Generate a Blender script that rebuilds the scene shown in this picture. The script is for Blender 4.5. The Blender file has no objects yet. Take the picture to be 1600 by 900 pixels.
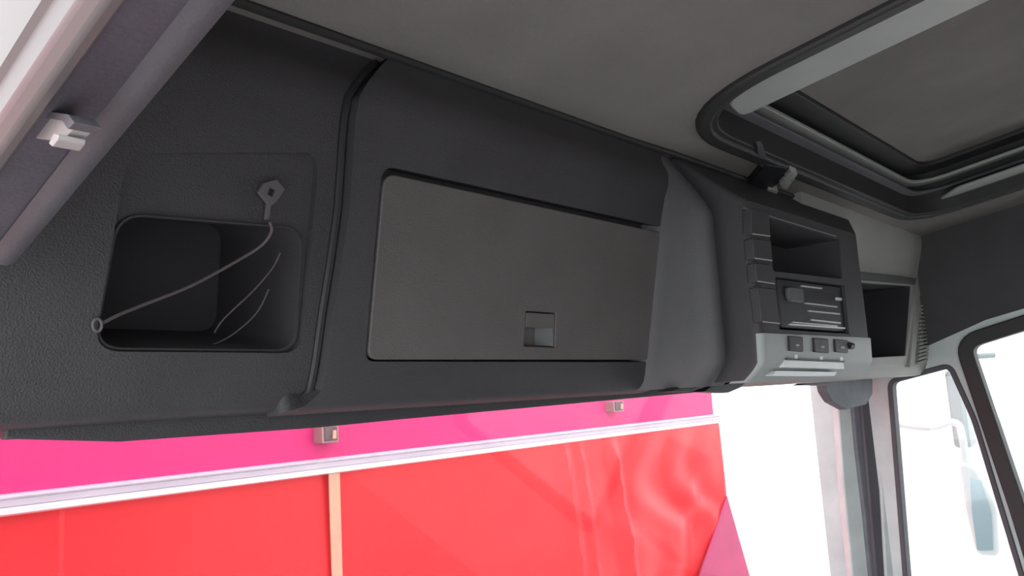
import bpy, bmesh, math, random
import numpy as np
from mathutils import Vector, Matrix
random.seed(4)
EYE = 2.2                                    # eye height above the yard (truck cab)
# ------------------------------------------------------------------ camera, solved from the vanishing points (1600x900)
f = 1250.0
def nrm(v): return v/np.linalg.norm(v)
AX = nrm(np.array([1138., -105, -f]))        # across the cab, seen in camera axes
UP = np.array([-.06, 1, -.1386]); UP = nrm(UP-(UP@AX)*AX)
AY = np.cross(UP, AX)
RM = np.array([AX, AY, UP])
cd = bpy.data.cameras.new('camera'); cam = bpy.data.objects.new('camera', cd)
bpy.context.scene.collection.objects.link(cam)
M4 = Matrix([[*RM[0], 0], [*RM[1], 0], [*RM[2], EYE], [0, 0, 0, 1]])
cam.matrix_world = M4
cd.sensor_width = 36; cd.lens = 36*f/1600; cd.clip_start = .02; cd.clip_end = 500
S = bpy.context.scene; S.camera = cam
# ------------------------------------------------------------------ light: bright overcast sky
w = bpy.data.worlds.new('sky'); S.world = w; w.use_nodes = True
bg = w.node_tree.nodes['Background']
bg.inputs[0].default_value = (.93, .98, 1, 1); bg.inputs[1].default_value = 3.15
S.view_settings.view_transform = 'Standard'; S.view_settings.look = 'None'
S.view_settings.exposure = 0.0; S.view_settings.gamma = 1
try: S.view_settings.use_curve_mapping = False
except Exception: pass

# ------------------------------------------------------------------ helpers
def at(x, y, n=(0, 1, 0), d=1.0):            # point of the photograph on the plane n.p = d (eye at the origin)
    r = RM@np.array([x-800, -(y-450), -f])/f
    n = np.array(n, float); return Vector(r*d/(n@r))
def atp(x, y, plane): return at(x, y, plane[0], plane[1])
def mat(name, col, rough=.6, metal=0, bump=0, scale=200, var=0, vscale=6, coat=0, spec=.5, trans=None, emit=None):
    m = bpy.data.materials.new(name); m.use_nodes = True
    nt = m.node_tree; b = nt.nodes['Principled BSDF']
    b.inputs['Base Color'].default_value = (*col, 1)
    b.inputs['Roughness'].default_value = rough; b.inputs['Metallic'].default_value = metal
    b.inputs['Specular IOR Level'].default_value = spec
    if coat: b.inputs['Coat Weight'].default_value = coat; b.inputs['Coat Roughness'].default_value = .15
    tc = nt.nodes.new('ShaderNodeTexCoord')
    if bump:
        n = nt.nodes.new('ShaderNodeTexNoise'); n.inputs['Scale'].default_value = scale; n.inputs['Detail'].default_value = 3
        nt.links.new(tc.outputs['Object'], n.inputs['Vector'])
        bp = nt.nodes.new('ShaderNodeBump'); bp.inputs['Strength'].default_value = bump; bp.inputs['Distance'].default_value = .002
        nt.links.new(n.outputs['Fac'], bp.inputs['Height']); nt.links.new(bp.outputs['Normal'], b.inputs['Normal'])
    if var:
        n = nt.nodes.new('ShaderNodeTexNoise'); n.inputs['Scale'].default_value = vscale; n.inputs['Detail'].default_value = 5
        nt.links.new(tc.outputs['Object'], n.inputs['Vector'])
        r = nt.nodes.new('ShaderNodeValToRGB')
        r.color_ramp.elements[0].position = .3; r.color_ramp.elements[1].position = .7
        r.color_ramp.elements[0].color = (*[c*(1-var) for c in col], 1)
        r.color_ramp.elements[1].color = (*[min(1, c*(1+var)) for c in col], 1)
        nt.links.new(n.outputs['Fac'], r.inputs['Fac']); nt.links.new(r.outputs['Color'], b.inputs['Base Color'])
    return m
def glass_mat(name, tint, gl=.06, dust=.03):
    m = bpy.data.materials.new(name); m.use_nodes = True; nt = m.node_tree; nt.nodes.clear()
    o = nt.nodes.new('ShaderNodeOutputMaterial'); t = nt.nodes.new('ShaderNodeBsdfTransparent'); t.inputs[0].default_value = (*tint, 1)
    g = nt.nodes.new('ShaderNodeBsdfGlossy'); g.inputs['Roughness'].default_value = .02
    d = nt.nodes.new('ShaderNodeBsdfTranslucent'); d.inputs[0].default_value = (.9, .9, .9, 1)
    a = nt.nodes.new('ShaderNodeMixShader'); a.inputs[0].default_value = gl
    b = nt.nodes.new('ShaderNodeMixShader'); b.inputs[0].default_value = dust
    nt.links.new(t.outputs[0], a.inputs[1]); nt.links.new(g.outputs[0], a.inputs[2])
    nt.links.new(a.outputs[0], b.inputs[1]); nt.links.new(d.outputs[0], b.inputs[2]); nt.links.new(b.outputs[0], o.inputs[0])
    return m
M = dict(
    plastic=mat('charcoal_plastic', (.052, .050, .054), .55, bump=.5, scale=600, var=.12, vscale=9),
    plastic_door=mat('door_plastic', (.115, .105, .104), .6, bump=.5, scale=600, var=.08, vscale=12),
    plastic_mid=mat('grey_plastic', (.115, .117, .12), .5, bump=.4, scale=600, var=.1),
    plastic_shoulder=mat('shoulder_plastic', (.085, .084, .09), .5, bump=.4, scale=600, var=.1),
    plastic_glare=mat('glare_lit_plastic', (.36, .37, .345), .5, bump=.3, scale=600, var=.08),  # console plastic lightened to stand in for window glare on the right panel
    pale_marks_glare=mat('pale_marks_and_glare', (.35, .375, .375), .45, bump=.2, scale=500, var=.08),  # switch marks; on the lower panel, glare painted in as paler grey
    black=mat('black_plastic', (.02, .02, .024), .45, bump=.2, scale=400),
    recess=mat('recess_lining', (.045, .042, .047), .8, bump=.4, scale=500),
    head=mat('headliner_cloth', (.27, .255, .245), .95, bump=.9, scale=900, var=.1, vscale=5, spec=.1),
    lid=mat('hatch_lining', (.27, .255, .24), .95, bump=.9, scale=900, var=.1, vscale=7, spec=.1),
    rubber=mat('black_rubber', (.03, .03, .03), .55, bump=.3, scale=300),
    beam=mat('pale_frame', (.36, .38, .36), .5, var=.08, vscale=10),
    alu=mat('aluminium', (.85, .83, .86), .4, metal=.6, var=.05, vscale=20),
    silver=mat('silver_clip', (.62, .62, .60), .4, metal=.3, var=.15, vscale=60),
    paint=mat('cream_paint', (.20, .18, .18), .45, coat=.05, var=.06, vscale=8),
    grey=mat('grey_trim', (.10, .097, .11), .6, bump=.3, scale=500, var=.15),
    violet=mat('dark_reveal', (.11, .10, .125), .55, bump=.3, scale=300, var=.2, vscale=14),
    pillar=mat('pillar_paint', (.62, .68, .67), .45, var=.1, vscale=12),
    pillar_dark=mat('pillar_seal', (.16, .17, .19), .6, var=.2, vscale=15),
    pink=mat('pink_panel', (.62, .022, .150), .45, spec=.25, var=.05, vscale=1.5),
    red=mat('red_tarpaulin', (.74, .019, .026), .42, spec=.25, coat=.12, bump=.15, scale=60, var=.07, vscale=2.0),
    strap=mat('cream_webbing', (.60, .33, .22), .7, bump=.5, scale=200, var=.1, vscale=30),
    flap=mat('crimson_flap', (.42, .035, .12), .5, bump=.3, scale=80, var=.1),
    groove_shade=mat('lilac_groove_shade', (.50, .41, .47), .5, var=.1, vscale=3),  # darker lilac painted in for the shaded groove of the trailer rail
    buckle_frame=mat('buckle_frame', (.34, .20, .20), .4, metal=.3),
    buckle=mat('dull_buckle', (.12, .07, .08), .4, metal=.5, var=.4, vscale=60),
    ground=mat('pale_concrete', (.62, .61, .60), .9, bump=.4, scale=40, var=.08, vscale=1.5),
    white=mat('white_paint_and_glare', (.80, .84, .84), .4, coat=.3),  # lorry paint; on the outside mirror the white imitates glare
    tglass=mat('pale_truck_glass', (.20, .25, .25), .15, var=.1),
    mglass=mat('mirror_glass', (.45, .66, .72), .15, metal=.6),
    lens=mat('lamp_lens', (.80, .84, .84), .3),
    cord=mat('elastic_cord', (.11, .09, .095), .7, bump=.4, scale=400),
    clip=mat('clip_plastic', (.40, .37, .37), .5, var=.1, vscale=30),
    hook=mat('grey_hook', (.11, .105, .11), .5),
    glass=glass_mat('window_glass', (.96, .97, .97)),
    wind=glass_mat('windscreen_glass', (.97, .96, .97), .03, .006),
)
C = S.collection
def thing(name, label, cat, loc, group=None):
    o = bpy.data.objects.new(name, None); C.objects.link(o); o.empty_display_size = .05
    o.location = (loc[0], loc[1], loc[2]+EYE); o['label'] = label; o['category'] = cat
    if group: o['group'] = group
    return o
def wloc(o):
    l = Vector(o.location)
    while o.parent: o = o.parent; l = l+Vector(o.location)
    return l
def obj(name, bm, m, parent=None, label=None, cat=None, group=None, kind=None, smooth=True, bevel=0, seg=2):
    bmesh.ops.recalc_face_normals(bm, faces=bm.faces[:])
    vs = [v.co for v in bm.verts]
    lo = Vector([min(v[i] for v in vs) for i in range(3)]); hi = Vector([max(v[i] for v in vs) for i in range(3)])
    org = Vector(((lo.x+hi.x)/2, (lo.y+hi.y)/2, lo.z))
    for v in bm.verts: v.co -= org
    me = bpy.data.meshes.new(name); bm.to_mesh(me); bm.free()
    me.materials.append(M[m])
    o = bpy.data.objects.new(name, me); C.objects.link(o)
    wl = org+Vector((0, 0, EYE))
    if parent is not None: o.parent = parent; o.location = wl-wloc(parent)
    else: o.location = wl
    if label: o['label'] = label
    if cat: o['category'] = cat
    if group: o['group'] = group
    if kind: o['kind'] = kind
    if bevel:
        b = o.modifiers.new('bevel', 'BEVEL'); b.width = bevel; b.segments = seg; b.limit_method = 'ANGLE'; b.angle_limit = math.radians(35)
    if smooth:
        for p in me.polygons: p.use_smooth = True
        try: me.set_sharp_from_angle(angle=math.radians(38))
        except Exception: pass
    return o
def struct(name, bm, m, **k): return obj(name, bm, m, kind='structure', **k)
def cut(o, bms):                             # boolean pockets, baked into the mesh
    me0 = o.data; keep = [(m_.name, m_.width, m_.segments) for m_ in o.modifiers if m_.type == 'BEVEL']
    for m_ in list(o.modifiers): o.modifiers.remove(m_)
    tmp = []; wl = wloc(o)
    par = o.parent; loc = o.location.copy(); o.parent = None; o.location = wl
    for bm in bms:
        bmesh.ops.recalc_face_normals(bm, faces=bm.faces[:])
        me = bpy.data.meshes.new('cutter'); bm.to_mesh(me); bm.free()
        c = bpy.data.objects.new('cutter', me); C.objects.link(c); c.location = (0, 0, EYE); tmp.append(c)
        b = o.modifiers.new('b', 'BOOLEAN'); b.operation = 'DIFFERENCE'; b.object = c; b.solver = 'EXACT'
    bpy.context.view_layer.update()
    dg = bpy.context.evaluated_depsgraph_get()
    me = bpy.data.meshes.new_from_object(o.evaluated_get(dg))
    o.modifiers.clear(); o.data = me; me.name = o.name
    for c in tmp: bpy.data.objects.remove(c)
    o.parent = par; o.location = loc
    for p in me.polygons: p.use_smooth = True
    try: me.set_sharp_from_angle(angle=math.radians(38))
    except Exception: pass
    for n_, w_, s_ in keep:
        b = o.modifiers.new('bevel', 'BEVEL'); b.width = w_; b.segments = s_; b.limit_method = 'ANGLE'; b.angle_limit = math.radians(40)
def V(*a): return Vector(a)
def rnd(pts, r, seg=6):                      # round the corners of a 3-D polygon
    if not r: return [Vector(p) for p in pts]
    out = []; n = len(pts)
    rr = r if isinstance(r, (list, tuple)) else [r]*n
    for i in range(n):
        p = Vector(pts[i]); a = Vector(pts[i-1]); b = Vector(pts[(i+1) % n])
        da, db = (a-p), (b-p); k = min(rr[i], da.length*.48, db.length*.48)
        if k < 1e-5: out.append(p); continue
        A = p+da.normalized()*k; B = p+db.normalized()*k
        for j in range(seg+1):
            t = j/seg; out.append(A.lerp(p, t).lerp(p.lerp(B, t), t))
    return out
def add_prism(bm, pts, vec, off=None):       # closed prism: polygon pts swept by vec
    off = Vector(off) if off is not None else Vector((0, 0, 0)); vec = Vector(vec)
    a = [bm.verts.new(Vector(p)+off) for p in pts]; b = [bm.verts.new(Vector(p)+off+vec) for p in pts]
    n = len(pts)
    bm.faces.new(a); bm.faces.new(b[::-1])
    for i in range(n): bm.faces.new((a[i], b[i], b[(i+1) % n], a[(i+1) % n]))
    return bm
def prism(pts, vec, off=None): return add_prism(bmesh.new(), pts, vec, off)
def box(a, b, bm=None):
    bm = bm or bmesh.new()
    return add_prism(bm, [V(a[0], a[1], a[2]), V(b[0], a[1], a[2]), V(b[0], b[1], a[2]), V(a[0], b[1], a[2])], (0, 0, b[2]-a[2]))
def pq(plane, px, r=0, seg=6): return rnd([atp(x, y, plane) for x, y in px], r, seg)
def pslab(plane, px, front, back, r=0, bm=None, seg=6):   # slab: pixels on a plane, from front (towards the eye) to back
    n = Vector(plane[0]).normalized()
    pts = pq(plane, px, r, seg)
    return add_prism(bm or bmesh.new(), pts, n*(front+back), -n*front)
def tube(path, r, sides=10, bm=None, closed=False):
    bm = bm or bmesh.new(); path = [Vector(p) for p in path]; rings = []; n = len(path)
    rr = r if isinstance(r, (list, tuple)) else [r]*n
    ref = None
    for i, p in enumerate(path):
        t = (path[(i+1) % n] if (closed or i < n-1) else p)-(path[i-1] if (closed or i > 0) else p); t.normalize()
        if ref is None: ref = t.orthogonal().normalized()
        ref = (ref-t*ref.dot(t)).normalized(); s = t.cross(ref)
        rings.append([bm.verts.new(p+(ref*math.cos(a)+s*math.sin(a))*rr[i]) for a in [2*math.pi*k/sides for k in range(sides)]])
    for i in range(n if closed else n-1):
        A, B = rings[i], rings[(i+1) % n]
        for k in range(sides): bm.faces.new((A[k], A[(k+1) % sides], B[(k+1) % sides], B[k]))
    if not closed: bm.faces.new(rings[0]); bm.faces.new(rings[-1][::-1])
    return bm
def smooth_path(pts, n=24):
    pts = [Vector(p) for p in pts]; out = []; m = len(pts)-1
    for i in range(m):
        p0 = pts[max(i-1, 0)]; p1 = pts[i]; p2 = pts[i+1]; p3 = pts[min(i+2, m)]
        k = max(2, n//m)
        for j in range(k):
            t = j/k
            out.append(.5*((2*p1)+(p2-p0)*t+(2*p0-5*p1+4*p2-p3)*t*t+(-p0+3*p1-3*p2+p3)*t**3))
    out.append(pts[-1]); return out
def extrude_profile(prof, x0, x1, bm=None):  # (y,z) outline swept across the cab; x0/x1 may be functions of (y,z)
    bm = bm or bmesh.new()
    fx0 = x0 if callable(x0) else (lambda y, z: x0); fx1 = x1 if callable(x1) else (lambda y, z: x1)
    a = [bm.verts.new((fx0(y, z), y, z)) for y, z in prof]; b = [bm.verts.new((fx1(y, z), y, z)) for y, z in prof]
    n = len(prof); bm.faces.new(a); bm.faces.new(b[::-1])
    for i in range(n): bm.faces.new((a[i], b[i], b[(i+1) % n], a[(i+1) % n]))
    return bm
def dense(prof, n=6):
    o = []
    for p, q in zip(prof, prof[1:]):
        for j in range(n): o.append((p[0]+(q[0]-p[0])*j/n, p[1]+(q[1]-p[1])*j/n))
    o.append(prof[-1]); return o

# ------------------------------------------------------------------ planes of the cab
SL = .16                                     # roof falls towards the windscreen
ROOF = ((0, SL, 1), .36+.6*SL)
def zr(y): return .36+SL*(.6-y)
nF = Vector((0, .977, .211)).normalized()    # console face, bottom further forward
FACE = (tuple(nF), Vector((0, .6, .235)).dot(nF))
FACEA = (tuple(nF), Vector((0, .617, .235)).dot(nF))
XL, XR = .158, 2.30

# ------------------------------------------------------------------ yard
struct('ground', box((-25, -25, -EYE-.2), (40, 40, -EYE)), 'ground', smooth=False)

# ------------------------------------------------------------------ cab shell
# roof lining with the opening of the hatch
def RP(px, py): return atp(px, py, ROOF)
YB = -1.25
nr = Vector(ROOF[0]).normalized()
ceil = struct('ceiling', prism([V(.13, .93, zr(.93)), V(XR+.02, .93, zr(.93)), V(XR+.02, YB, zr(YB)), V(.13, YB, zr(YB))], nr*.035), 'head')
# hatch outline on the roof (real rectangle with rounded corners)
HX0, HX1, HY0, HY1 = .938, 2.075, -.28, .540
def hatch(inset, rad, front=0.0):
    x0, x1, y0, y1 = HX0+inset, HX1-inset*1.0, HY0+inset, HY1-inset
    return rnd([V(x0, y1, zr(y1)), V(x1, y1, zr(y1)), V(x1, y0, zr(y0)), V(x0, y0, zr(y0))], [rad*1.25, rad, rad, rad], 10)
cut(ceil, [prism(hatch(.0, .13), nr*.2, -nr*.1)])
# ------------------------------------------------------------------ floor / rear / front shell of the cab
struct('floor', box((.13, YB, -1.25), (XR+.02, 1.0, -1.2)), 'grey', smooth=False)
struct('wall_back', box((.13, YB-.04, -1.2), (XR+.02, YB, .75)), 'head', smooth=False)
struct('wall_front', prism([V(.13, 1.35, -1.2), V(.13, 1.0, -1.2), V(.13, .72, -.72), V(.13, .98, -.62), V(.13, 1.30, -.66)], (XR-.11, 0, 0)), 'grey', smooth=False)
# right wall with its two windows
RW = ((1, 0, 0), XR)
def wallpt(px, py): return atp(px, py, RW)
wr = struct('wall_right', box((XR, YB, -1.2), (XR+.05, .93, zr(YB)+.0)), 'pillar', smooth=False)
QW = [(1391, 596), (1484, 571), (1522, 655), (1604, 925), (1570, 1010), (1424, 1010)]
DW = [(1514, 540), (1640, 500), (2150, 420), (2500, 1150), (1690, 1090), (1600, 795)]
cut(wr, [pslab(RW, QW, .1, .2, .02), pslab(RW, DW, .1, .2, .03),
         prism([V(XR-.1, .93, zr(.93)), V(XR-.1, YB, zr(YB)), V(XR-.1, YB, 2), V(XR-.1, .93, 2)], (.3, 0, 0), nr*.035)])
# window seals: rings of rubber
def ring(plane, px, wd, front, back, r, m, name, parent=None, rw=.02):
    pts = pq(plane, px, rw, 6); n = Vector(plane[0]).normalized(); c = sum(pts, Vector())/len(pts)
    bm = bmesh.new(); N = len(pts); rows = []
    def offs(k):
        out = []
        for i in range(N):
            t = (pts[(i+1) % N]-pts[i-1]).normalized(); s = t.cross(n)
            if s.dot(pts[i]-c) < 0: s = -s
            out.append(pts[i]+s*k)
        return out
    inn, out = offs(-.006), offs(wd)
    for base, d in ((inn, back), (inn, -front), (out, -front), (out, back)):
        rows.append([bm.verts.new(p+n*d) for p in base])
    for a in range(4):
        A, B = rows[a], rows[(a+1) % 4]
        for i in range(N): bm.faces.new((A[i], A[(i+1) % N], B[(i+1) % N], B[i]))
    return obj(name, bm, m, parent, kind=None if parent else 'structure', bevel=.003)
wq = struct('window_1', pslab(RW, QW, -.02, .026, .02), 'glass', smooth=False)
ring(RW, QW, .007, .006, .03, 0, 'grey', 'window_seal', wq)
wd = struct('window_2', pslab(RW, DW, -.02, .026, .03), 'glass', smooth=False)
ring(RW, DW, .030, .012, .03, 0, 'rubber', 'window_seal', wd, .03)
# dark upper lining above the side windows
struct('trim_1', pslab(RW, [(1440, 545), (1478, 528), (1540, 500), (1640, 470), (2300, 330), (2300, 100), (1640, 300), (1380, 380)], .012, .005, .0), 'plastic', bevel=.004)
# windscreen and the pillar on the far side
wsn = Vector((0, 1, .22)).normalized(); WS = (tuple(wsn), .93*wsn.y)
ws = struct('window_3', prism([V(.17, .93+.14, -.64), V(2.22, .93+.14, -.64), V(2.22, .925, .02), V(.17, .925, .02)], wsn*.006), 'wind', smooth=False)
PP = ((0, 1, 0), .80)
pl = thing('windscreen_pillar', 'pale ribbed corner pillar between the windscreen and the far quarter window', 'pillar', (2.3, .8, -.6))
PB = ((-.5, -.866, 0), 0)
def pill(name, px, m, d, th, parent, bev=.004):
    n = Vector((.62, .78, 0)).normalized()
    plane = (tuple(n), Vector((2.27, .80, 0)).dot(n)-d)
    return obj(name, pslab(plane, px, 0, th, .0), m, parent, bevel=bev)
pill('inner_flange', [(1306, 590), (1345, 590), (1385, 960), (1338, 960), (1318, 760)], 'pillar', -.02, .03, pl)
pill('rubber_channel', [(1328, 590), (1348, 590), (1362, 700), (1372, 800), (1388, 960), (1366, 960), (1350, 800), (1338, 700)], 'pillar_dark', -.008, .03, pl)
pill('ribbed_cover', [(1342, 590), (1372, 590), (1380, 700), (1396, 960), (1374, 960), (1360, 800)], 'grey', .004, .03, pl)
pill('outer_flange', [(1366, 590), (1380, 590), (1390, 700), (1406, 960), (1388, 960), (1374, 720)], 'pillar', .012, .03, pl)
pill('edge_bead', [(1378, 590), (1393, 590), (1402, 700), (1424, 960), (1410, 960), (1392, 740)], 'pillar', .004, .03, pl)
# door header on the near side: the camera looks in under it
hd = thing('door_header', 'pale painted door frame sloping down at the near left with dark rubber-lipped reveal', 'door frame', (.14, .4, .12))
def on(x, px, py): return at(px, py, (1, 0, 0), x)
def line_at(x, p, q, y):                     # straight edge through two photo points on plane x, read at y
    a, b = on(x, *p), on(x, *q); k = (y-a.y)/(b.y-a.y); return a.z+(b.z-a.z)*k
def swept(pts_fn, ys):                       # cross-section (x,z) per y
    bm = bmesh.new(); rings = []
    for y in ys: rings.append([bm.verts.new((x, y, z)) for x, z in pts_fn(y)])
    for A, B in zip(rings, rings[1:]):
        n = len(A)
        for i in range(n): bm.faces.new((A[i], A[(i+1) % n], B[(i+1) % n], B[i]))
    bm.faces.new(rings[0]); bm.faces.new(rings[-1][::-1]); return bm
YS = [-.9, -.4, 0, .15, .3, .45, .52, .590]
zo = lambda y: line_at(.12, (0, 240), (170, 0), y)
zi = lambda y: line_at(.16, (10, 390), (322, 0), y)
obj('outer_skin', swept(lambda y: [(.112, zo(y)+.003), (.118, zo(y)-.003), (.126, zo(y)), (.126, zr(y)+.06), (.10, zr(y)+.06)], YS), 'paint', hd, bevel=.002)
obj('reveal', swept(lambda y: [(.122, zo(y)+.002), (.168, zi(y)+.004), (.168, zi(y)+.06), (.128, zr(y)+.03), (.126, zr(y)+.03)], YS), 'violet', hd)
obj('seal_lip', swept(lambda y: [(.153, zi(y)-.0005), (.1575, zi(y)-.0045), (.163, zi(y)-.0055), (.1685, zi(y)-.003), (.171, zi(y)+.006), (.16, zi(y)+.008)], YS), 'grey', hd)
obj('skin_crease', swept(lambda y: [(.1115, zo(y)+.019), (.1085, zo(y)+.021), (.1115, zo(y)+.024), (.113, zo(y)+.0215)], YS), 'paint', hd)
# clip on the reveal
cl = thing('seal_clip', 'small grey plastic clip with two prongs fixed on the door reveal', 'clip', tuple(on(.14, 95, 205)))
CP = ((1, 0, 0), .136)
obj('clip_body', pslab(CP, [(62, 190), (75, 183), (118, 190), (130, 203), (112, 222), (66, 218)], .004, .004, .002), 'clip', cl, bevel=.0015)
obj('clip_hood', pslab(CP, [(52, 190), (78, 176), (128, 183), (138, 196), (128, 206), (118, 192), (75, 186), (60, 200)], .006, .006, .001), 'grey', cl, bevel=.001)
obj('prong', pslab(CP, [(50, 206), (64, 206), (67, 214), (58, 228), (51, 222)], .009, .003, .0012), 'clip', cl, bevel=.001)
obj('prong', pslab(CP, [(116, 214), (124, 216), (123, 224), (114, 235), (108, 230)], .009, .003, .0012), 'clip', cl, bevel=.001)

# ------------------------------------------------------------------ overhead console
oc = thing('overhead_console', 'long dark grey overhead storage console running above the windscreen', 'console', (1.2, .7, -.01))
front = [(.606, .372), (.605, .352), (.599, .335), (.590, .316), (.5875, .296), (.591, .275), (.600, .235), (.620, .1425), (.640, .05), (.6452, .026), (.6495, .012), (.656, .003), (.668, -.001), (.69, -.003), (.75, -.003)]
front = [(p.x, p.y) for p in smooth_path([V(y, z, 0) for y, z in front], 66)]
back = [(.90, -.003), (.90, .318)]
profB = [(y, min(z, zr(y)+.01)) for y, z in front+back]
profA = [(y+.017 if y < .75 else y, z+(.002 if z < .03 else 0)) for y, z in profB]
# left edge of the middle panel, measured down the seam
seam = [(645, 70), (618, 92), (585, 120), (562, 150), (555, 190), (551, 260), (546, 330), (533, 420), (520, 500), (511, 570), (502, 612), (480, 634), (452, 646)]
sz = []
for px, py in seam:
    p = atp(px, py, FACE); sz.append((p.z, p.x))
sz.sort()
def xb(y, z): return float(np.interp(z, [a for a, b in sz], [b for a, b in sz])) if y < .7 else .43
pa = obj('left_panel', extrude_profile(profA, .155, .50), 'plastic', oc)
IND = [(175, 250), (492, 232), (505, 240), (474, 545), (462, 553), (165, 549), (148, 535)]
OPN = [(186, 332), (478, 356), (466, 550), (147, 547)]
cut(pa, [pslab(FACEA, [(200, 238), (500, 238), (470, 552), (146, 549)], .05, .008, .02), pslab(FACEA, OPN, .06, .16, .022)])
def sheet(prof, fx0, x1, th):                # moulded panel of even thickness following the (y,z) profile
    n = len(prof); inn = []
    for i, (y, z) in enumerate(prof):
        a, b = prof[max(i-1, 0)], prof[min(i+1, n-1)]; t = V(b[0]-a[0], b[1]-a[1]).normalized()
        inn.append((y-t.y*th, z+t.x*th))
    bm = bmesh.new(); xs = [0]+list(np.linspace(.1, 1, 8))
    rows = []
    for k in xs:
        o_ = [bm.verts.new((fx0(y, z)+(x1-fx0(y, z))*k, y, z)) for y, z in prof]
        i_ = [bm.verts.new((fx0(*prof[j])+(x1-fx0(*prof[j]))*k, *inn[j])) for j in range(n)]
        rows.append((o_, i_))
    for (a, ai), (b, bi) in zip(rows, rows[1:]):
        for j in range(n-1):
            bm.faces.new((a[j], a[j+1], b[j+1], b[j])); bm.faces.new((ai[j], bi[j], bi[j+1], ai[j+1]))
        bm.faces.new((a[0], b[0], bi[0], ai[0])); bm.faces.new((a[-1], ai[-1], bi[-1], b[-1]))
    for a, ai in (rows[0], rows[-1]):
        for j in range(n-1): bm.faces.new((a[j], ai[j], ai[j+1], a[j+1]))
    return bm
pb = obj('middle_panel', sheet(front, xb, 1.035, .03), 'plastic', oc, bevel=.004, seg=3)
DO = [(597, 258), (1046, 357), (1030, 566), (570, 565)]
cut(pb, [pslab(FACE, DO, .03, .022, [.018, .01, .01, .012])])
DD = [(600, 270), (1042, 366), (1026, 562), (574, 562)]
door = obj('door', pslab(FACE, DD, .001, .019, [.016, .008, .008, .012]), 'plastic_door', oc, label='flap door with a small recessed latch', bevel=.003, seg=3)
LT = [(821, 486), (868, 489), (866, 543), (818, 541)]
cut(door, [pslab(FACE, LT, .03, .013, .002)])
obj('latch_flap', pslab(FACE, [(822, 488), (866, 491), (865, 513), (821, 511)], .001, .006, .001), 'plastic_door', door, bevel=.001)
lw = [atp(849, 513, FACE), atp(865, 514, FACE), atp(864, 541, FACE)]
bm = bmesh.new(); nn = nF
a = atp(864, 513, FACE)-nn*.0005; b = atp(864, 541, FACE)-nn*.0005; c = atp(846, 513, FACE)+nn*.011; d_ = atp(846, 541, FACE)+nn*.011
add_prism(bm, [a, b, d_, c], nn*.002)
obj('latch_ramp', bm, 'plastic_mid', door)
gp = []
for y, z in front[4:-16:2]: gp.append(V(xb(y, z)-.0035, y+.0145, z))
obj('seam_shade', tube(gp, .0042, 8), 'black', oc, label='painted-in shade of the seam between the left and middle panels')  # black tube stands in for the shade in the panel groove
# rounded shoulder that leads from the middle panel out to the centre housing
def shoulder():
    bm = bmesh.new(); rows = []
    for z in np.linspace(.001, .348, 22):
        k = .0
        if z < .04: k = (.04-z)**1.4*2.5
        if z > .25: k = (z-.25)**1.15*.95
        yb = .600-.0+(.235-z)*.2*(1 if z < .235 else .1)+max(0, z-.29)*.5
        pl_ = [(.985+.0, yb+.02), (1.000, yb+.004), (1.006, yb-.012+k*.2), (1.012, .568+k*.8), (1.018, .552+k), (1.024, .542+k), (1.032, .536+k), (1.040, .536+k), (1.048, .548+k), (1.10, .548+k), (1.10, .80), (.985, .80)]
        rows.append([bm.verts.new((x, y, z)) for x, y in pl_])
    for A, B in zip(rows, rows[1:]):
        n = len(A)
        for i in range(n): bm.faces.new((A[i], A[(i+1) % n], B[(i+1) % n], B[i]))
    bm.faces.new(rows[0]); bm.faces.new(rows[-1][::-1]); return bm
obj('centre_shoulder', shoulder(), 'plastic_shoulder', oc)
def lining(name, plane, px, d0, d1, r, parent, th=.0015):   # dark liner: open box that dresses a pocket
    n = Vector(plane[0]).normalized(); o_ = pq(plane, px, r, 6); c = sum(o_, Vector())/len(o_)
    i_ = [p+(c-p).normalized()*th*1.6 for p in o_]; e = [p+(c-p).normalized()*.0002 for p in o_]
    bm = bmesh.new(); R_ = [[bm.verts.new(p+n*d) for p in base] for base, d in ((e, d1-.001), (e, d0), (i_, d0), (i_, d1-.003))]
    N = len(o_)
    for A, B in zip(R_, R_[1:]):
        for k in range(N): bm.faces.new((A[k], A[(k+1) % N], B[(k+1) % N], B[k]))
    bm.faces.new(R_[0]); bm.faces.new(R_[-1][::-1])
    return obj(name, bm, 'recess', parent)
# centre housing
CY = .492
CF = ((0, 1, 0), CY)
def housing(x0, x1, zs, fy, fwd=0, yb=.80):
    bm = bmesh.new(); rows = []
    for z in zs:
        k = fy(z)
        xr = x1+max(0, z-.262)/.09*.29
        k -= fwd; Y1 = yb if yb == .80 else CY+k+yb
        pts = rnd([V(x0, CY+k, z), V(xr, CY+k, z), V(xr+.01*(yb == .80), Y1, z), V(x0, Y1, z)], [.016, .02, 0, 0], 6)
        rows.append([bm.verts.new(p) for p in pts])
    for A, B in zip(rows, rows[1:]):
        n = len(A)
        for i in range(n): bm.faces.new((A[i], A[(i+1) % n], B[(i+1) % n], B[i]))
    bm.faces.new(rows[0]); bm.faces.new(rows[-1][::-1]); return bm
def hk(z):
    if z > .262: return (z-.262)*1.2
    if z < .035: return (.035-z)**1.5*5
    return 0
hx0, hx1 = 1.066, 1.520
ZP = (atp(1185, 521, CF).z+atp(1345, 527, CF).z)/2
ZS = [.006, .010, .016, .022, .030]+list(np.linspace(ZP, .262, 6))+[.275, .29, .31, .335, .352]
hs = obj('centre_housing', housing(hx0, hx1, ZS, hk), 'plastic', oc)
lowp = obj('switch_panel', housing(hx0+.001, hx1+.002, [.003, .006, .010, .016, .022, .030, ZP], hk, .002, .03), 'pale_marks_glare', oc, label='lower panel of the centre housing with glare painted in')
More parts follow.
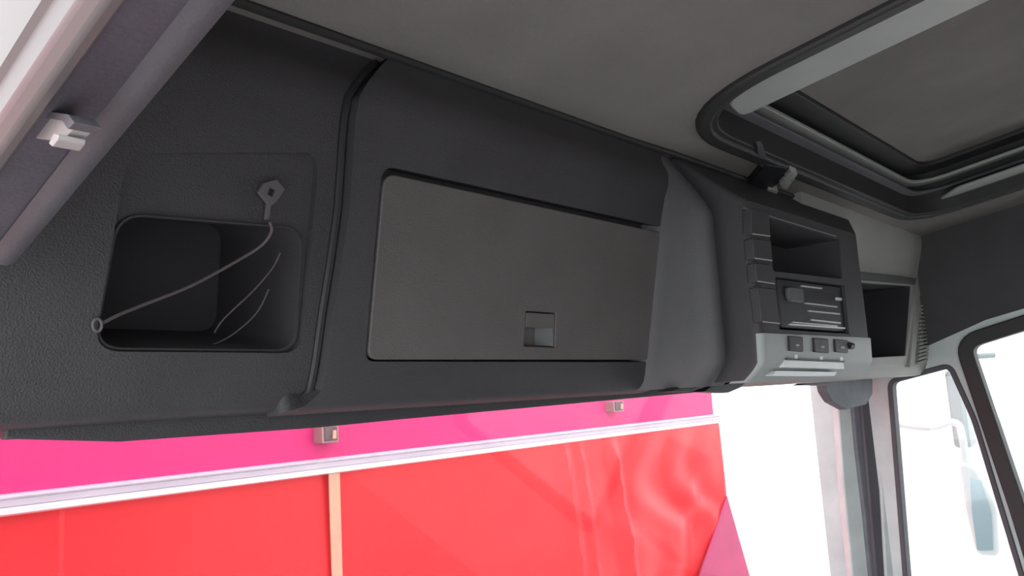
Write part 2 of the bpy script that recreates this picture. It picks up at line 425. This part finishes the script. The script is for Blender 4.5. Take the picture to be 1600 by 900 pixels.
def CQ(px, front, back, r=.003, **k): return pslab(CF, px, front, back, r, **k)
TRAY = [(1200, 340), (1312, 374), (1316, 436), (1208, 424)]
SLOT = [(1211, 432), (1320, 446), (1327, 522), (1218, 515)]
cut(hs, [CQ(TRAY, .05, .10, .006), CQ(SLOT, .05, .09, .003)])
obj('top_bead', tube([atp(1163, 325, CF), atp(1240, 349, CF), atp(1306, 369, CF)], .0015, 8), 'plastic_mid', oc)
for q in ([(1169, 326), (1198, 334), (1200, 371), (1171, 367)], [(1172, 373), (1201, 377), (1203, 409), (1175, 405)], [(1176, 411), (1204, 415), (1207, 445), (1179, 441)], [(1180, 449), (1209, 452), (1215, 507), (1187, 504)]):
    s = obj('switch_blank', CQ(q, .004, .01, .002), 'plastic', oc, bevel=.0015)
    a, b = Vector(atp(*q[3], CF)), Vector(atp(*q[2], CF))
    obj('blank_edge_glint', tube([a+V(.002, -.004, .001), b+V(-.002, -.004, .001)], .0011, 6), 'beam', s)  # pale tube paints the lit lower edge of each blank
for q in ([(1228, 525), (1250, 527), (1251, 550), (1230, 548)], [(1267, 528), (1290, 530), (1291, 552), (1269, 550)], [(1300, 530), (1320, 532), (1321, 552), (1302, 550)]):
    s = obj('rocker_switch', CQ(q, .005, .012, .002), 'black', oc, bevel=.002)
    cx = sum(p[0] for p in q)/4; cy = sum(p[1] for p in q)/4
    obj('switch_mark', CQ([(cx-2, cy+1), (cx+3, cy+1), (cx+3, cy+4), (cx-2, cy+4)], .0062, 0, 0), 'pale_marks_glare', s)
    obj('switch_legend', CQ([(cx+1, cy+17), (cx+5, cy+17), (cx+5, cy+23), (cx+1, cy+23)], .0015, .002, 0), 'lens', s)
obj('switch_stub', tube([atp(1322, 540, CF)+V(0, -.004, 0), atp(1327, 541, CF)+V(0, -.004, 0)], .006, 10), 'black', oc)
obj('panel_gap', CQ([(1327, 523), (1350, 526), (1350, 528), (1327, 525)], .001, .01, 0), 'black', oc)
obj('map_lamp', CQ([(1224, 562), (1316, 566), (1318, 577), (1222, 574)], .002, .02, .003), 'lens', oc, label='white lamp lens', bevel=.0015)
obj('lamp_slot', CQ([(1226, 560), (1317, 564), (1317, 566), (1226, 562)], .003, .01, 0), 'black', oc)
obj('lamp_ledge', CQ([(1216, 579), (1312, 581), (1308, 587), (1212, 586)], -.004, .02, .002), 'lens', oc, bevel=.0015)
# radio in the slot
rd = thing('radio', 'black slot-in radio with thin silver trim lines in the centre of the console', 'radio', tuple(atp(1270, 520, CF)))
RF = ((0, 1, 0), CY+.006)
def RQ(px, front, back, r=.0): return pslab(RF, px, front, back, r)
obj('radio_body', RQ([(1214, 435), (1317, 449), (1324, 519), (1221, 512)], 0, .07, .003), 'black', rd, bevel=.0015)
obj('tuning_knob', RQ([(1226, 448), (1250, 451), (1252, 474), (1229, 471)], .006, .002, .008), 'plastic_mid', rd, bevel=.002)
for (a, b, h) in (((1250, 446), (1282, 450), 2), ((1256, 473), (1306, 479), 1.6), ((1261, 485), (1310, 490), 1.8), ((1265, 499), (1311, 504), 2), ((1236, 503), (1306, 509), 1.6), ((1231, 506), (1318, 512), 2.2)):
    obj('trim_line', RQ([a, b, (b[0], b[1]+h), (a[0], a[1]+h)], .003, .001), 'alu', rd)
obj('eject_button', RQ([(1304, 465), (1312, 466), (1312, 470), (1304, 469)], .004, .001, .0005), 'lens', rd)
obj('display_window', RQ([(1253, 453), (1303, 458), (1304, 470), (1254, 467)], .0015, .001, .001), 'recess', rd)
# right hand compartment
lining('pocket_lining', FACEA, OPN, .004, .16, .022, oc)
lining('tray_lining', CF, TRAY, .003, .10, .006, oc)
frR = [(.584, .374), (.583, .350), (.588, .32), (.598, .285), (.603, .262), (.604, .235), (.606, .15), (.610, .045), (.614, .022), (.624, .006), (.645, -.003), (.75, -.004)]
frR = [(p.x, p.y) for p in smooth_path([V(y, z, 0) for y, z in frR], 60)]
profR = [(y, min(z, zr(y)+.01)) for y, z in frR+back]
rc = obj('right_panel', extrude_profile(profR, 1.50, XR), 'plastic_glare', oc)
RC = ((0, 1, 0), .606)
cut(rc, [pslab(RC, [(1340, 441), (1426, 447), (1418, 556), (1345, 560)], .1, .14, .006)])
lining('pocket_lining', RC, [(1340, 441), (1426, 447), (1418, 556), (1345, 560)], .006, .14, .006, oc)
obj('pocket_top_lip', pslab(RC, [(1338, 425), (1429, 435), (1427, 445), (1340, 438)], .005, .005, .002), 'plastic_mid', oc, bevel=.003)
obj('vertical_rib', pslab(RC, [(1431, 440), (1438, 441), (1427, 575), (1420, 574)], .003, .01, 0), 'plastic_glare', oc, bevel=.002)
bm = bmesh.new()
for k in range(22):
    t0, t1 = k/22, (k+.55)/22
    P0 = lambda t: (1441+(1431-1441)*t, 440+(572-440)*t); P1 = lambda t: (1455+(1446-1455)*t, 446+(566-446)*t)
    pslab(RC, [P0(t0), P1(t0), P1(t1), P0(t1)], .006, .004, 0, bm=bm)
obj('ribbed_grille', bm, 'plastic_glare', oc)
# dark roller blind / visors hanging below the console
v1 = thing('sun_visor', 'long dark folded sun visor under the left part of the console', 'sun visor', (.6, .72, -.03))
VP_ = ((0, 1, 0), .70)
vb = [atp(x, y, VP_) for x, y in [(8, 665), (30, 678), (70, 687), (190, 690), (330, 680), (500, 668), (630, 655), (860, 634), (1086, 613)]]
obj('visor_pad', prism([V(p.x, p.y, min(p.z, -.008)) for p in vb]+[V(vb[-1].x, vb[-1].y, .002), V(vb[0].x, vb[0].y, .004)], (0, .014, 0)), 'plastic', v1, bevel=.002)
v2 = thing('visor_arm', 'dark slim visor arm tapering below the corner of the centre housing', 'sun visor', tuple(atp(1100, 610, CF)))
obj('arm_blade', pslab(((0, 1, 0), .60), [(1042, 612), (1060, 604), (1135, 584), (1165, 581), (1120, 599), (1078, 612)], .003, .02, .0), 'black', v2, bevel=.003)
obj('arm_pad', pslab(((0, 1, 0), .66), [(1098, 612), (1108, 605), (1150, 597), (1164, 596), (1154, 606), (1135, 614)], .003, .02, .002), 'black', v2, bevel=.003)
v3 = thing('sun_visor', 'short dark sun visor folded under the far right end of the console', 'sun visor', tuple(at(1320, 640, (0, 1, 0), .72)))
obj('visor_pad', pslab(((0, 1, 0), .74), [(1286, 592), (1362, 592), (1362, 616), (1352, 632), (1322, 640), (1300, 628), (1290, 612)], .003, .02, .006), 'pillar_dark', v3, bevel=.004)
v4 = obj('visor_hinge', pslab(((0, 1, 0), .70), [(1248, 602), (1290, 589), (1345, 589), (1300, 602)], .003, .02, 0), 'pillar_dark', v3, bevel=.002)

# elastic cords in the left pocket
nc = thing('luggage_cord', 'thin elastic luggage cord slung across the open pocket from a plastic hook', 'cord', tuple(atp(300, 470, FACEA)))
def OP(px, py, d=0.0): return atp(px, py, (FACEA[0], FACEA[1]+d))
obj('cord_strand', tube(smooth_path([OP(421, 346, -.004), OP(424, 362, -.002), OP(408, 384, .01), OP(370, 408, .014), OP(300, 446, .014), OP(230, 474, .010), OP(190, 490, .004), OP(160, 505, -.002)], 40), .0014, 8), 'cord', nc)
obj('cord_strand', tube(smooth_path([OP(438, 395, .02), OP(425, 420, .025), OP(395, 455, .03), OP(350, 498, .035), OP(335, 520, .04)], 30), .0008, 6), 'cord', nc)
obj('cord_strand', tube(smooth_path([OP(420, 452, .03), OP(400, 490, .035), OP(360, 525, .04), OP(318, 543, .04), OP(285, 546, .04)], 30), .0008, 6), 'cord', nc)
hk_ = obj('hook', pslab(FACEA, [(403, 300), (412, 286), (432, 280), (445, 296), (432, 315), (423, 322), (421, 342), (414, 344), (417, 318)], .001, -.007+.010, .001), 'hook', nc, label='diamond-shaped plastic hook', bevel=.001)
cut(hk_, [pslab(FACEA, [(421, 293), (430, 297), (425, 308), (417, 303)], .05, .05, .001)])
rg = [OP(152+7*math.cos(a), 508+10*math.sin(a), -.003) for a in [2*math.pi*k/16 for k in range(16)]]
obj('end_ring', tube(rg, .0012, 8, closed=True), 'hook', nc)

# ------------------------------------------------------------------ roof hatch
rh = thing('roof_hatch', 'sliding roof hatch with dark rubber surround and cloth-lined panel', 'roof hatch', (1.5, .15, .4))
def hring(i0, i1, r0, r1, z0, z1, name, m, bev=.003):
    a, b = hatch(i0, r0), hatch(i1, r1); bm = bmesh.new(); rows = []
    for base, d in ((a, z0), (b, z0), (b, z1), (a, z1)): rows.append([bm.verts.new(p+nr*d) for p in base])
    N = len(a)
    for k in range(4):
        A, B = rows[k], rows[(k+1) % 4]
        for i in range(N): bm.faces.new((A[i], A[(i+1) % N], B[(i+1) % N], B[i]))
    return obj(name, bm, m, rh, bevel=bev)
hring(-.010, .014, .14, .115, -.010, .02, 'outer_seal', 'rubber', .005)
hring(.012, .022, .116, .108, -.006, .05, 'inner_lip', 'rubber', .002)
hring(.004, .010, .12, .115, .0, .17, 'shaft_wall', 'rubber', .0)
hring(.016, .040, .10, .08, .040, .047, 'slide_rail', 'grey', .002)
hring(.016, .040, .10, .08, .066, .074, 'upper_rail', 'beam', .002)
lid = [V(HX0, HY1-.02, 0), V(HX1-.02, HY1-.02, 0), V(HX1-.02, HY0, 0), V(HX0, HY0, 0)]
lid = rnd([V(p.x, p.y, zr(p.y)) for p in lid], .05)
obj('lid_lining', prism(lid, nr*.02, nr*.105), 'lid', rh, bevel=.004)
hring(.012, .07, .10, .05, .095, .107, 'lid_border', 'rubber', .003)
bmm = [V(.950, .36, 0), V(.962, .43, 0), V(1.00, .475, 0), V(1.062, .485, 0), V(1.062, -.27, 0), V(.950, -.27, 0)]
obj('side_frame', prism(rnd([V(p.x, p.y, zr(p.y)) for p in bmm], .02), nr*.012, nr*.004), 'beam', rh, label='pale grey frame strip', bevel=.003)
obj('side_frame', prism(rnd([V(p[0], p[1], zr(p[1])) for p in [(2.0, .42), (2.05, .47), (2.062, .42), (2.062, -.27), (2.000, -.27)]], .01), nr*.008, nr*.02), 'beam', rh, label='pale grey frame strip', bevel=.003)
# latch on the roof edge
la = thing('hatch_latch', 'dark latch with silver blocks on the roof lining at the front edge of the hatch', 'latch', tuple(RP(1210, 300)))
LP = (ROOF[0], ROOF[1]-.012)
obj('latch_body', pslab(LP, [(1163, 296), (1185, 270), (1198, 258), (1226, 262), (1236, 272), (1212, 290), (1196, 304), (1180, 306)], .0, .016, .003), 'black', la, bevel=.002)
for q in ([(1225, 272), (1235, 264), (1245, 268), (1238, 279)], [(1217, 282), (1224, 276), (1236, 281), (1228, 292), (1221, 290)], [(1191, 303), (1200, 292), (1215, 295), (1209, 306), (1200, 306)]):
    obj('latch_block', pslab(LP, q, .005, .01, .001), 'silver', la, bevel=.001)
obj('latch_arm', pslab(LP, [(1183, 228), (1192, 228), (1197, 245), (1197, 262), (1189, 263), (1186, 248)], -.002, .008, .003), 'grey', la, bevel=.0015)

# bead between roof lining and console
obj('edge_bead', tube([V(x, .600+(0.004 if x < 1 else .0), zr(.60)-.003) for x in np.linspace(.16, 2.29, 20)], .005, 8), 'rubber', oc)

# ------------------------------------------------------------------ trailer in front
TY = 3.3
TP = ((0, 1, 0), TY)
tr = thing('trailer', 'red and pink curtain-sided trailer parked across in front of the cab', 'trailer', (2, TY+1.2, -EYE))
def TQ(px, py, d=0): return atp(px, py, ((0, 1, 0), TY+d))
xe = TQ(1133, 790).x
zrl = TQ(545, 724).z
x_l = -7.5
RH = abs(TQ(545, 713).z-TQ(545, 737).z)
obj('upper_panel', box((x_l, TY+.02, zrl), (xe-.0, TY+2.5, zrl+1.1)), 'pink', tr, label='pink upper panel', smooth=False, bevel=.02)
# curtain with folds
def curtain():
    bm = bmesh.new(); xs = sorted(np.linspace(x_l, 2.4, 60).tolist()+[TQ(q_, 850).x+k_*.004 for q_ in (97, 662) for k_ in range(-5, 6)])+np.linspace(2.42, xe, 150).tolist(); z0, z1 = -EYE+.45, zrl+.02
    zs = np.linspace(z1, z0, 70); g = []
    xa = TQ(880, 760).x; xb_ = TQ(955, 800).x; xc = TQ(915, 800).x
    rs = np.random.RandomState(3)
    for z in zs:
        row = []
        for x in xs:
            dz = (z1-z)
            y = TY+.01
            # broad bellies between the straps
            y -= .012*math.sin(x*3.1+.5)*min(1, dz*2)
            # two tight vertical pleats
            for xp, wd_, h in ((xa, .035, .04), (xa+.16, .03, .03), (xb_+.05*dz, .05, .05), (xc+.3, .06, .03)):
                y -= .7*h*math.exp(-((x-xp-.10*dz)/wd_)**2)*min(1, max(0, dz-.03)*6)
            # crumpled end
            e = max(0, (x-xa)/(xe-xa))
            y -= e*min(1, (xe-x)/.5)*.8*(.035*math.sin(11*x+5*z+2*math.sin(7*z))+.03*math.sin(6*z*1.6-4*x+1.5*math.sin(5*x)))*min(1, dz*3)
            # panel seams
            for xp in (TQ(97, 850).x, TQ(662, 800).x): y -= .012*(1/(1+math.exp(-max(-50,min(50,(x-xp)/.004)))))
            row.append(bm.verts.new((x, y, z)))
        g.append(row)
    for i in range(len(g)-1):
        for j in range(len(g[0])-1): bm.faces.new((g[i][j], g[i][j+1], g[i+1][j+1], g[i+1][j]))
    return bm
ct = obj('curtain', curtain(), 'red', tr, label='red tarpaulin side curtain')
so_ = ct.modifiers.new('thick', 'SOLIDIFY'); so_.thickness = .004; so_.offset = 1
fl = [TQ(1131, 775), TQ(1147, 905), TQ(1150, 960), TQ(1060, 960), TQ(1082, 905)]
obj('end_flap', prism([fl[0], fl[1]+V(0, -.12, 0), fl[2]+V(0, -.16, 0), fl[3]+V(0, -.02, 0), fl[4]+V(0, -.02, 0)], (0, .012, 0), (0, -.03, 0)), 'flap', tr, label='folded-back dark pink corner of the curtain')
obj('box_body', box((x_l, TY+.08, -EYE+.5), (xe-.05, TY+2.5, zrl+.0)), 'red', tr, smooth=False)
obj('chassis', box((x_l, TY+.12, -EYE+.3), (xe-.1, TY+2.4, -EYE+.5)), 'black', tr, smooth=False)
for wx in (-5.5, -4.2, -2.9):
    for wy in (TY+.15, TY+2.1):
        obj('wheel', tube([V(wx, wy, -EYE+.5), V(wx, wy+.28, -EYE+.5)], .5, 28), 'rubber', tr, bevel=.03)
h = RH/2
obj('curtain_rail', extrude_profile([(TY-.03, zrl+h*.55), (TY-.045, zrl+h*.8), (TY-.03, zrl+h), (TY+.03, zrl+h), (TY+.03, zrl-h), (TY-.03, zrl-h), (TY-.05, zrl-h*.8), (TY-.05, zrl-h*.35), (TY-.03, zrl-h*.15), (TY-.022, zrl+h*.1)], x_l, xe), 'alu', tr, label='silver ridged rail', smooth=False)
for px, py, s in ((507, 680, 1.0), (958, 636, .62)):
    c_ = TQ(px, py); bw = .033 if s == 1 else .033
    bw = (TQ(px+13*s, py).x-TQ(px-13*s, py).x)/2; bh = (TQ(px, py-12*s).z-TQ(px, py+12*s).z)/2
    bk = obj('buckle', prism(rnd([V(c_.x-bw, TY-.05, c_.z-bh), V(c_.x+bw, TY-.05, c_.z-bh), V(c_.x+bw, TY-.05, c_.z+bh*1.2), V(c_.x-bw, TY-.05, c_.z+bh*1.2)], .008), (0, .08, 0)), 'buckle_frame', tr, bevel=.004)
    obj('buckle_core', box((c_.x-bw*.75, TY-.056, c_.z-bh*.75), (c_.x+bw*.75, TY-.045, c_.z+bh*1.1)), 'buckle', bk, bevel=.003)
    obj('buckle_tongue', prism([V(c_.x+bw*.1, TY-.062, c_.z-bh*.5), V(c_.x+bw*.55, TY-.062, c_.z-bh*.5), V(c_.x+bw*.55, TY-.062, c_.z+bh*.6), V(c_.x+bw*.2, TY-.062, c_.z+bh*.6)], (0, .01, 0)), 'strap', bk, bevel=.002)
obj('rail_groove_shade', box((x_l, TY-.034, zrl-h*.12), (xe-.01, TY-.02, zrl+h*.50)), 'groove_shade', tr, smooth=False)  # added strip that darkens the rail groove like shade
obj('strap', pslab(((0, 1, 0), TY-.03), [(513, 738), (530, 736), (537, 990), (521, 992)], .006, .003, 0), 'strap', tr, label='cream webbing strap', bevel=.002)

# ------------------------------------------------------------------ mirror outside the far quarter window
MX = 2.62
MP = ((1, 0, 0), MX)
mr = thing('wing_mirror', 'outside mirror, whitened to imitate glare, on a bent arm seen through the far quarter window', 'mirror', tuple(atp(1520, 860, MP)))
obj('mirror_arm', tube(smooth_path([V(XR+.07, .90, -.09), atp(1440, 668, MP), atp(1490, 660, MP), atp(1503, 680, MP), atp(1510, 735, MP)], 24), .010, 10), 'white', mr)
obj('mirror_housing', pslab(MP, [(1500, 720), (1528, 728), (1560, 790), (1564, 868), (1528, 866), (1512, 800)], .02, .05, .02), 'white', mr, bevel=.01)  # mirror whitened, glare put into its colour
obj('mirror_glass', pslab(MP, [(1519, 745), (1536, 750), (1552, 800), (1555, 858), (1530, 858), (1522, 800)], .023, -.01, .006), 'mglass', mr, label='bluish mirror glass')
# white lorry parked beyond the far door
LX = 6.2
L1 = ((1, 0, 0), LX)
lo = thing('lorry', 'white lorry cab parked outside beyond the far side windows', 'lorry', tuple(V(LX, 1.0, -EYE)))
pz = lambda px, py: atp(px, py, L1)
yA, yB = pz(1525, 560).y, -2.6
obj('cab_body', prism(rnd([V(LX, yA, -EYE+.6), V(LX, yA-.1, .05), V(LX, yA-.5, .55), V(LX, yB, .6), V(LX, yB, -EYE+.6)], .12), (2.3, 0, 0)), 'white', lo, bevel=.05)
obj('side_window', prism(rnd([V(LX, yA-.22, -.55), V(LX, yA-.30, .05), V(LX, yA-.9, .10), V(LX, yA-.9, -.55)], .08), (.03, 0, 0), (-.012, 0, 0)), 'tglass', lo, bevel=.01)
obj('door_handle', tube([V(LX-.03, yA-.95, -.8), V(LX-.03, yA-.75, -.8)], .02, 8), 'pillar_dark', lo)
obj('mirror', prism(rnd([V(LX-.25, yA+.05, -.5), V(LX-.05, yA+.05, -.5), V(LX-.05, yA+.05, .02), V(LX-.25, yA+.05, .02)], .05), (0, .1, 0)), 'tglass', lo, bevel=.02)
obj('mirror_arm', tube([V(LX+.05, yA-.1, .1), V(LX-.15, yA+.1, .1), V(LX-.15, yA+.1, .02)], .02, 8), 'tglass', lo)
for wy in (yA-.6, yA-2.4): obj('wheel', tube([V(LX+.02, wy, -EYE+.5), V(LX+.32, wy, -EYE+.5)], .5, 28), 'rubber', lo, bevel=.03)
